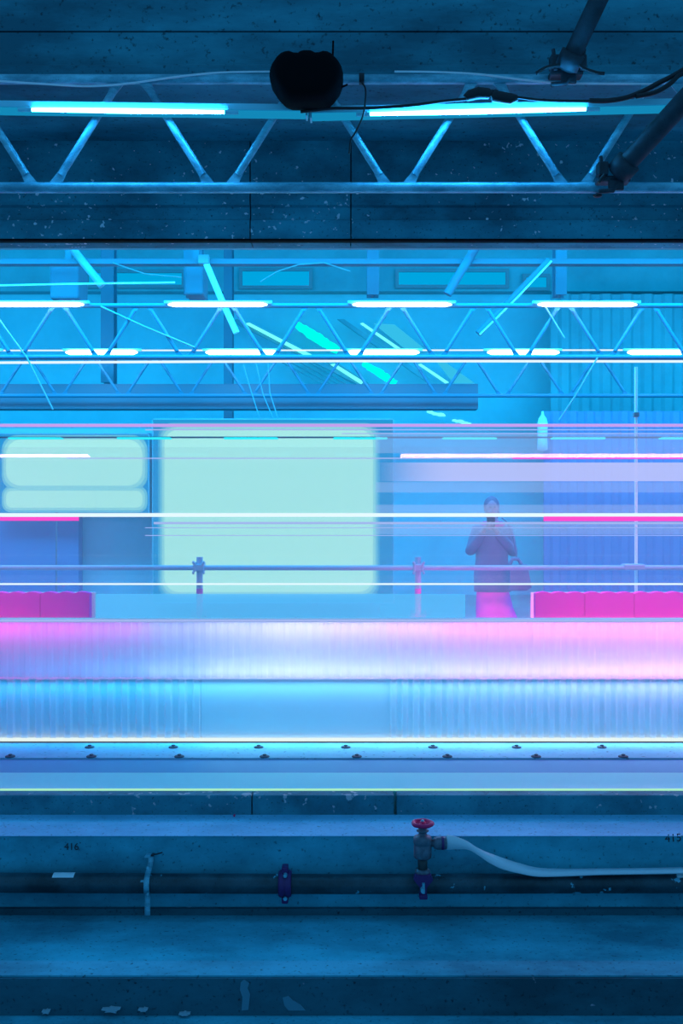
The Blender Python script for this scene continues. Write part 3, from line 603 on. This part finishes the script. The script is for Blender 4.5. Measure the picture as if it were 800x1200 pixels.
# ------------------------------------------------------------------ loudspeaker and near cables
DS = 4.96
sp = root('loudspeaker', 'black rounded loudspeaker hung from the beam above the joint of the two bright battens', 'loudspeaker', P(360, 122, DS))
out = [(316, 92), (316.6, 85), (319, 78), (323, 72), (328, 67.5), (333, 65.5), (338, 65), (343, 67), (349, 67.3), (352, 65.2), (356, 64.2), (364, 64.2), (367, 65.4), (370, 67), (375, 66.8), (380, 65), (385, 65.5), (390, 68), (396, 74), (400, 81), (402, 89), (401.7, 97), (398.5, 106), (392, 114.5), (386, 120), (379, 121.8), (360, 122.4), (341, 122.2), (333, 119), (324.5, 110.5), (318.5, 101)]
c0 = (359.5, 94)
vs = []; lay = [(-.10, .55), (-.092, .80), (-.07, .93), (-.03, 1), (.05, 1), (.09, .95), (.11, .7)]
for dy, s in lay:
    for x, y in out: 
        q = P(c0[0] + (x - c0[0]) * s, c0[1] + (y - c0[1]) * s, DS); vs.append((q.x, DS + dy, q.z))
n = len(out); fs = [(i * n + k, i * n + (k + 1) % n, (i + 1) * n + (k + 1) % n, (i + 1) * n + k) for i in range(len(lay) - 1) for k in range(n)] + [tuple(range(n)), tuple(range((len(lay) - 1) * n, len(lay) * n))]
MB().add(vs, fs, True).build('housing', BLACK, sp)
MB().tube([P(389.5, 70, DS), P(390, 60, DS), P(390.3, 48, DS)], .005, 8).build('antenna', BLACK, sp)
MB().box(P(345, 98, DS) + Vector((0, .1, 0)), P(375, 88, DS) + Vector((0, .19, 0)), .01).build('mounting_bracket', STEELD, sp)
MB().tube([P(398, 103, DS), P(403, 101, DS), P(407, 99, DS)], .005, 8).build('cable_tail', BLACK, sp)
def spline(pts, n=8):
    pts = [Vector(p) for p in pts]; r = []
    for i in range(len(pts) - 1):
        p0 = pts[max(i - 1, 0)]; p1 = pts[i]; p2 = pts[i + 1]; p3 = pts[min(i + 2, len(pts) - 1)]
        for j in range(n):
            t = j / n; r.append(.5 * ((2 * p1) + (-p0 + p2) * t + (2 * p0 - 5 * p1 + 4 * p2 - p3) * t * t + (-p0 + 3 * p1 - 3 * p2 + p3) * t ** 3))
    return r + [pts[-1]]
def cable(name, label, pts, r, m, D, cat='cable'):
    return tag(MB().tube(spline([P(x, y, D) for x, y in pts]), r, 8).build(name, m), label, cat)
DC = 5.165
cable('white_cable', 'thin white cable draped along the top pipe from the left edge to the loudspeaker', [(-40, 92), (0, 95), (60, 99), (105, 101), (150, 98), (200, 91), (245, 86), (280, 84.5), (330, 84)], .0055, CABLEW, DC)
cable('white_cable', 'thin white cable draped along the top pipe right of the loudspeaker', [(462, 84), (510, 84.5), (560, 87), (600, 92), (650, 97), (700, 98), (770, 98.5)], .0055, CABLEW, DC)
cable('black_cable', 'thin black wire running from the batten joint to the black plug connector', [(352, 131), (366, 129.5), (390, 127), (430, 126.5), (480, 123.5), (520, 118.5), (548, 116)], .008, CABLEB, 5.03)
cable('black_cable', 'black wire from the black plug connector lying on top of the right batten', [(606, 114), (630, 117), (665, 118.5), (720, 118)], .007, CABLEB, 5.03)
cable('black_cable', 'black wire dangling from the tape band down past the batten', [(424, 97), (428, 104), (428, 118), (425, 136), (417, 154), (411, 164), (409, 180)], .0045, CABLEB, 5.03)
cable('black_cable_bundle', 'thick black cable curving in from the right edge above the batten', [(690, 118), (712, 118), (735, 114), (755, 106), (772, 97), (790, 88), (810, 76)], .013, CABLEB, 5.04)
cable('black_cable_bundle', 'second thick black cable hugging the right edge above the batten', [(745, 113), (768, 108), (785, 98), (796, 88), (812, 84)], .012, CABLEB, 5.02)
tag(MB().tube([P(420.5, 92.5, 5.2), P(426.5, 92.5, 5.2)], .030, 14).build('tape_band', CABLEB), 'black tape band wrapped round the top pipe just right of the loudspeaker', 'tape')
cn = root('plug_connector', 'lumpy black in-line plug connector lying above the right batten', 'connector', P(570, 120, 5.03))
MB().tube([P(545, 115, 5.03), P(550, 112, 5.03), P(560, 109, 5.03), P(572, 110, 5.03), P(575, 112, 5.03)], [.018, .027, .03, .027, .02], 14).build('plug', CABLEB, cn)
MB().tube([P(575, 115, 5.03), P(580, 113, 5.03), P(598, 116, 5.03), P(606, 115, 5.03)], [.02, .03, .028, .016], 14).build('socket', CABLEB, cn)
MB().box(P(548, 108, 5.05), P(584, 104.5, 5.05) + Vector((0, .04, 0)), .006).build('latch', STEELD, cn)
# leaning dark scaffold tubes with clamps
def clamp_tube(label, pts, r, cl, tails):
    R_ = root('scaffold_tube', label, 'scaffold tube', P(*pts[0]), 'dark scaffold tubes clamped to the near beam')
    MB().tube([P(*p) for p in pts], r, 18).build('tube', STEELD, R_)
    x, y, D = cl; c = P(x, y, D); s = D / F; m = MB(); d = (P(*pts[1]) - P(*pts[0])).normalized()
    rot = d.to_track_quat('Z', 'Y').to_matrix().to_4x4()
    m.lathe([(r * 1.05, -.05), (r * 1.35, -.05), (r * 1.35, .03), (r * 1.05, .03)], 20, Matrix.Translation(P(*pts[0]) + d * .06) @ rot)
    m.build('swivel_collar', STEELD, R_)
    m = MB(); m.box(c + Vector((-20 * s, -.05, -4 * s)), c + Vector((18 * s, .03, 3 * s)), .008); m.box(c + Vector((-8 * s, -.05, -14 * s)), c + Vector((10 * s, -.03, 0)), .006); m.build('clamp_plate', STEELD, R_)
    for sx in (-1, 1):
        m = MB(); q = c + Vector((sx * 15 * s, -.04, 10 * s)); m.box(q - Vector((6 * s, .03, 8 * s)), q + Vector((6 * s, .03, 8 * s)), .008); m.tube([q + Vector((0, -.02, -10 * s)), q + Vector((sx * 3 * s, -.02, 14 * s))], .010, 8); m.build('clamp_bolt', STEELD, R_)
    m = MB(); m.tube([c + Vector((2 * s, -.045, -8 * s)), c + Vector((-3 * s, -.05, -15 * s)), c + Vector((-20 * s, -.05, -16 * s))], .012, 8); m.build('clamp_hook', STEELD, R_)
    for t in tails: MB().tube(spline([P(*p) for p in t]), .009, 8).build('tie_tail', CABLEB, R_)
clamp_tube('dark sloping scaffold tube clamped to the top pipe, rising out of the top edge', [(662, 82, 5.1), (682, 40, 5.0), (715, -30, 4.8)], .046, (663, 88, 5.15), [[(655, 76, 5.05), (640, 79, 5.05), (628, 86, 5.05)], [(672, 72, 5.05), (684, 80, 5.05), (698, 85, 5.05), (708, 86, 5.05)]])
clamp_tube('dark sloping scaffold tube clamped to the bottom pipe near the right edge', [(722, 205, 5.1), (765, 158, 4.95), (840, 76, 4.7)], .050, (718, 212, 5.12), [[(708, 205, 5.05), (704, 210, 5.05), (701, 214, 5.05)]])
tag(MB().ell(P(700, 229, 5.19), (.024, .02, .012), 14, 8).build('rubber_stopper', CABLEB), 'small black rubber stopper under the bottom pipe near the right clamp', 'stopper')
# ------------------------------------------------------------------ pipe, bracket, coupling, valve, hose
DPp = 5.42; zp = PZ(1036, DPp)
pipe = root('water_pipe', 'long dark wet water pipe running along the concrete step at the bottom', 'pipe', (0, DPp, zp - .052))
MB().tube([(-4, DPp, zp + .012), (-2, DPp, zp + .008), (0, DPp, zp), (2, DPp, zp + .006), (4, DPp, zp + .008)], .052, 28).build('pipe_barrel', PIPE, pipe)
def band(x0, x1, m, name, lab):
    o = MB().tube([(PX(x0, DPp), DPp, zp + .0065), (PX(x1, DPp), DPp, zp + .006)], .0545, 28).build(name, m, pipe); o['label'] = lab
k = MB(); a0 = math.radians(215)
for nm, x0, x1 in (('paper_label', 63, 88), ('paper_label', 791, 806)):
    vs = []; n = 8
    for j in range(n + 1):
        an = math.radians(50 + j * 8)
        for x in (x0, x1): vs.append((PX(x, DPp), DPp - .0545 * math.cos(an - math.radians(0)) , zp + .006 + .0545 * math.sin(an)))
    MB().add(vs, [(2 * j, 2 * j + 1, 2 * j + 3, 2 * j + 2) for j in range(n)], True).build(nm, CABLEW, pipe)['label'] = 'pale paper label wrapped on the pipe'
br = root('pipe_bracket', 'flat galvanised strap bracket holding the pipe at the left', 'bracket', P(173, 1073, 5.36))
xs = PX(173, 5.4); hw = .015
def strap(yzs, name, m, parent, x=xs, w_=hw, t=.005):
    vs = []
    for y, z in yzs: vs += [(x - w_, y, z), (x + w_, y, z), (x - w_, y - t, z), (x + w_, y - t, z)]
    fs = []
    for i in range(len(yzs) - 1):
        a, b = 4 * i, 4 * i + 4; fs += [(a, a + 1, b + 1, b), (a + 2, b + 2, b + 3, a + 3), (a, b, b + 2, a + 2), (a + 1, a + 3, b + 3, b + 1)]
    return MB().add(vs, fs, True).build(name, m, parent)
arc = [(DPp - .057 * math.cos(math.radians(t)), zp + .006 + .057 * math.sin(math.radians(t))) for t in range(70, -71, -14)]
strap([(5.495, PZ(1003, 5.5)), (5.495, zp + .10), (5.46, zp + .085)] + arc + [(5.40, zp - .075), (5.395, PZ(1072, 5.4))], 'strap', GALV, br)
for y in (1017, 1048): MB().tube([P(173, y, 5.40), P(173, y, 5.355)], .008, 6).build('bolt', GALV, br)
MB().box(P(169, 1004, 5.44), P(178, 1001, 5.5), .002).build('top_hook', GALV, br); MB().tube([P(178, 1002, 5.46), P(183, 1001, 5.46), P(190, 999, 5.44)], .004, 8).build('wire_end', STEELD, br)
cp = root('pipe_coupling', 'purple bolted pipe coupling ring in the middle of the pipe', 'pipe coupling', P(334, 1060, DPp))
M = Matrix.Translation((PX(334, DPp), DPp, zp + .003)) @ Matrix.Rotation(math.radians(90), 4, 'Y')
MB().lathe([(.055, -.035), (.066, -.035), (.072, -.025), (.072, -.008), (.066, 0), (.072, .008), (.072, .025), (.066, .035), (.055, .035)], 30, M).build('ring', PURPLE, cp)
for s in (1, -1):
    z = zp + .003 + s * .082
    MB().box((PX(334, DPp) - .018, DPp - .035, z - .018), (PX(334, DPp) + .018, DPp + .03, z + .018), .008).build('lug', PURPLE, cp)
    MB().tube([(PX(334, 5.36), DPp - .06, z - s * .02), (PX(334, 5.36), DPp - .03, z - s * .02)], .011, 6).build('bolt', GALV, cp)
# valve
VD = 5.36; vx = PX(495, VD)
va = root('hose_valve', 'upright grey hose valve with red handwheel standing on the pipe', 'valve', (vx, VD, PZ(1050, VD)))
def zz(y): return PZ(y, VD)
def lz(prof, m, name, n=28): return MB().lathe([(r, z) for r, z in prof], n, Matrix.Translation((vx, VD, 0))).build(name, m, va)
lz([(.020, zz(1024)), (.026, zz(1022)), (.026, zz(1006)), (.020, zz(1005))], mat('dark_glass_neck', (.03, .04, .04), .3), 'neck')
lz([(.044, zz(1005)), (.048, zz(1003)), (.048, zz(991)), (.046, zz(990)), (.046, zz(989)), (.050, zz(988)), (.050, zz(982)), (.044, zz(980)), (.030, zz(979)), (.022, zz(977)), (.020, zz(975)), (.032, zz(974)), (.034, zz(973)), (.022, zz(972)), (.026, zz(970)), (.014, zz(969)), (.012, zz(964))], IRON, 'valve_body')
o = lz([(.030, zz(1026)), (.042, zz(1024)), (.042, zz(1020)), (.034, zz(1018))], IRON, 'flange')
MB().prism_y([(vx - .04, zz(1022)), (vx + .04, zz(1022)), (vx + .052, zz(1027)), (vx + .018, zz(1036)), (vx + .018, zz(1049)), (vx - .018, zz(1049)), (vx - .018, zz(1036)), (vx - .052, zz(1027))], VD - .055, VD - .005).build('saddle_clamp', PURPLE, va)
k = MB().tube([(vx - .006, VD - .05, zz(1037)), (vx - .006, VD - .09, zz(1037))], .012, 6); k.tube([(vx, VD - .06, zz(1030)), (vx, VD - .06, zz(1042))], .008, 8); k.build('saddle_bolt', GALV, va)
k = MB().box((vx - .022, VD - .062, zz(1049.5)), (vx + .022, VD - .02, zz(1044)), .005); k.build('saddle_foot', PURPLE, va)
ho = MB().torus((vx, VD, zz(965)), .050, .0115, 40, 12, None, .002)
for j in range(5):
    a = 2 * math.pi * j / 5 + .3; ho.tube([(vx, VD, zz(965)), (vx + .048 * math.cos(a), VD + .048 * math.sin(a), zz(965))], .0065, 8)
ho.lathe([(.015, zz(966.5)), (.017, zz(965)), (.017, zz(963.5)), (.012, zz(962.5))], 16, Matrix.Translation((vx, VD, 0)))
hw_ = ho.build('handwheel', REDW, va); hw_['label'] = 'bright red five-spoke handwheel'
MB().lathe([(.009, zz(963)), (.009, zz(961)), (.006, zz(960.6))], 6, Matrix.Translation((vx, VD, 0))).build('spindle_nut', GALV, hw_)
Mr = Matrix.Translation((vx + .04, VD, zz(988))) @ Matrix.Rotation(math.radians(90), 4, 'Y')
MB().lathe([(.020, 0), (.020, .02), (.030, .022), (.030, .03), (.034, .034), (.034, .082), (.030, .088), (.02, .088)], 24, Mr).build('outlet_coupling', PURPLE if False else IRON, va)
MB().lathe([(.0352, .060), (.0352, .074)], 24, Mr).build('outlet_ring', PURPLE, va)
# flat hose
hp = [(523, 987, 9, 90), (535, 988, 9, 88), (548, 991, 8, 82), (560, 998, 6.5, 72), (573, 1005.5, 6, 60), (590, 1012.5, 5.5, 46), (610, 1018, 5, 34), (630, 1022, 4, 22), (660, 1022.5, 4, 12), (700, 1021.5, 3.8, 6), (740, 1021, 3.6, 4), (800, 1020, 3.8, 4), (850, 1019, 3.8, 4)]
pts = spline([(x, y, 0) for x, y, h, a in hp], 5); hs = spline([(h, a, 0) for x, y, h, a in hp], 5); vs = []
for i, (q, h) in enumerate(zip(pts, hs)):
    D_ = VD + min(1, i / 25) * .03; c = P(q.x, q.y, D_); wd = .040 * min(1, .7 + .3 * i / 12); an = math.radians(h.y); a = math.sin(an); tn = 0.004
    # flat ribbon turning from upright at the coupling to lying on the pipe
    up = Vector((0, math.cos(an), math.sin(an))); hw2 = .039 - .017 * math.sin(math.pi * min(1, i / 26)) ** 2 - .007 * min(1, i / 26)
    nrm = Vector((0, -up.z, up.y))
    for s, t in ((1, 1), (-1, 1), (-1, -1), (1, -1)): vs.append(c + up * hw2 * s + nrm * tn * t)
n = len(pts); fs = [(4 * i + k, 4 * i + (k + 1) % 4, 4 * i + 4 + (k + 1) % 4, 4 * i + 4 + k) for i in range(n - 1) for k in range(4)] + [(0, 1, 2, 3), (4 * n - 4, 4 * n - 3, 4 * n - 2, 4 * n - 1)]
tag(MB().add(vs, fs, True).build('flat_hose', mat('white_hose_fabric', (.80, .83, .85), .7)), 'flat white hose twisting from the valve outlet down onto the pipe', 'hose')
# ------------------------------------------------------------------ stencilled numbers, scraps
PAINT = mat('black_stencil_paint', (.03, .04, .05), .7)
def text(s, x, y, h, label, tilt=0):
    cu = bpy.data.curves.new('stencilled_number', 'FONT'); cu.body = s; cu.size = h; cu.extrude = .0008; cu.materials.append(PAINT)
    t_ = bpy.data.objects.new('t', cu); C.objects.link(t_); bpy.context.view_layer.update(); me = bpy.data.meshes.new_from_object(t_.evaluated_get(bpy.context.evaluated_depsgraph_get())); bpy.data.objects.remove(t_); o = bpy.data.objects.new('stencilled_number', me); C.objects.link(o); q = P(x, y, 5.498); o.location = q; o.rotation_euler = (math.radians(90), math.radians(tilt), 0); tag(o, label, 'number')
text('416', 75, 996, .055, 'dark stencilled number 416 on the concrete step face above the pipe at left')
text('415', 779, 987, .062, 'dark stencilled number 415 on the concrete step face at the right edge', -4)
PL = mat('plaster_scrap', (.35, .5, .55), .8); random.seed(11)
def scrap(name, label, x, y, D, w_, h_, mm, cat='scrap'):
    q = P(x, y, D); n = 11; poly = []
    for i in range(n):
        a = 2 * math.pi * i / n; r = random.uniform(.6, 1)
        r = r if i % 2 else r * .55; poly.append((q.x + math.cos(a) * r * w_, q.z + .012 + math.sin(a) * r * h_))
    tag(MB().prism_y(poly, D - .03, D).build(name, mm), label, cat)
zst = PZ(1143, 4.76)
scrap('plaster_scrap', 'widest pale plaster scrap at the foot of the dark step face', 132, 1184, 4.745, .06, .014, PL)
scrap('plaster_scrap', 'small pale plaster scrap just right of the widest scrap on the step foot', 170, 1184, 4.745, .03, .008, PL)
scrap('plaster_scrap', 'small pale plaster scrap left of the widest scrap on the step foot', 56, 1186, 4.745, .03, .010, PL)
scrap('plaster_scrap', 'pale plaster scrap at the foot of the dark step face below the pipe coupling', 218, 1189, 4.745, .035, .008, PL)
tag(MB().prism_y([(PX(x, 4.744), PZ(y, 4.744)) for x, y in ((282, 1151), (286, 1148), (292, 1152), (290, 1158), (293, 1165), (291, 1183), (283, 1184), (284, 1168), (281, 1160))], 4.741, 4.745).build('paint_splash', mat('pale_splash', (.10, .28, .34), .8)), 'pale paint splash running down the dark step face below the pipe coupling', 'stain')
tag(MB().prism_y([(PX(x, 4.744), PZ(y, 4.744)) for x, y in ((331, 1169), (338, 1167), (343, 1172), (352, 1177), (358, 1184), (338, 1184), (333, 1178))], 4.741, 4.745).build('paint_splash', bpy.data.materials['pale_splash']), 'low pale paint splash at the step foot right of the tall one', 'stain')
scrap('litter_chip', 'tiny magenta chip lying on the ledge just under the kerb', 275, 957, 5.86, .008, .006, REDW)
scrap('litter_chip', 'small black and white chip on the step face above the pipe', 180, 1003, 5.495, .018, .006, STEELD)
for o in bpy.data.objects:
    if '_at' in o: del o['_at']
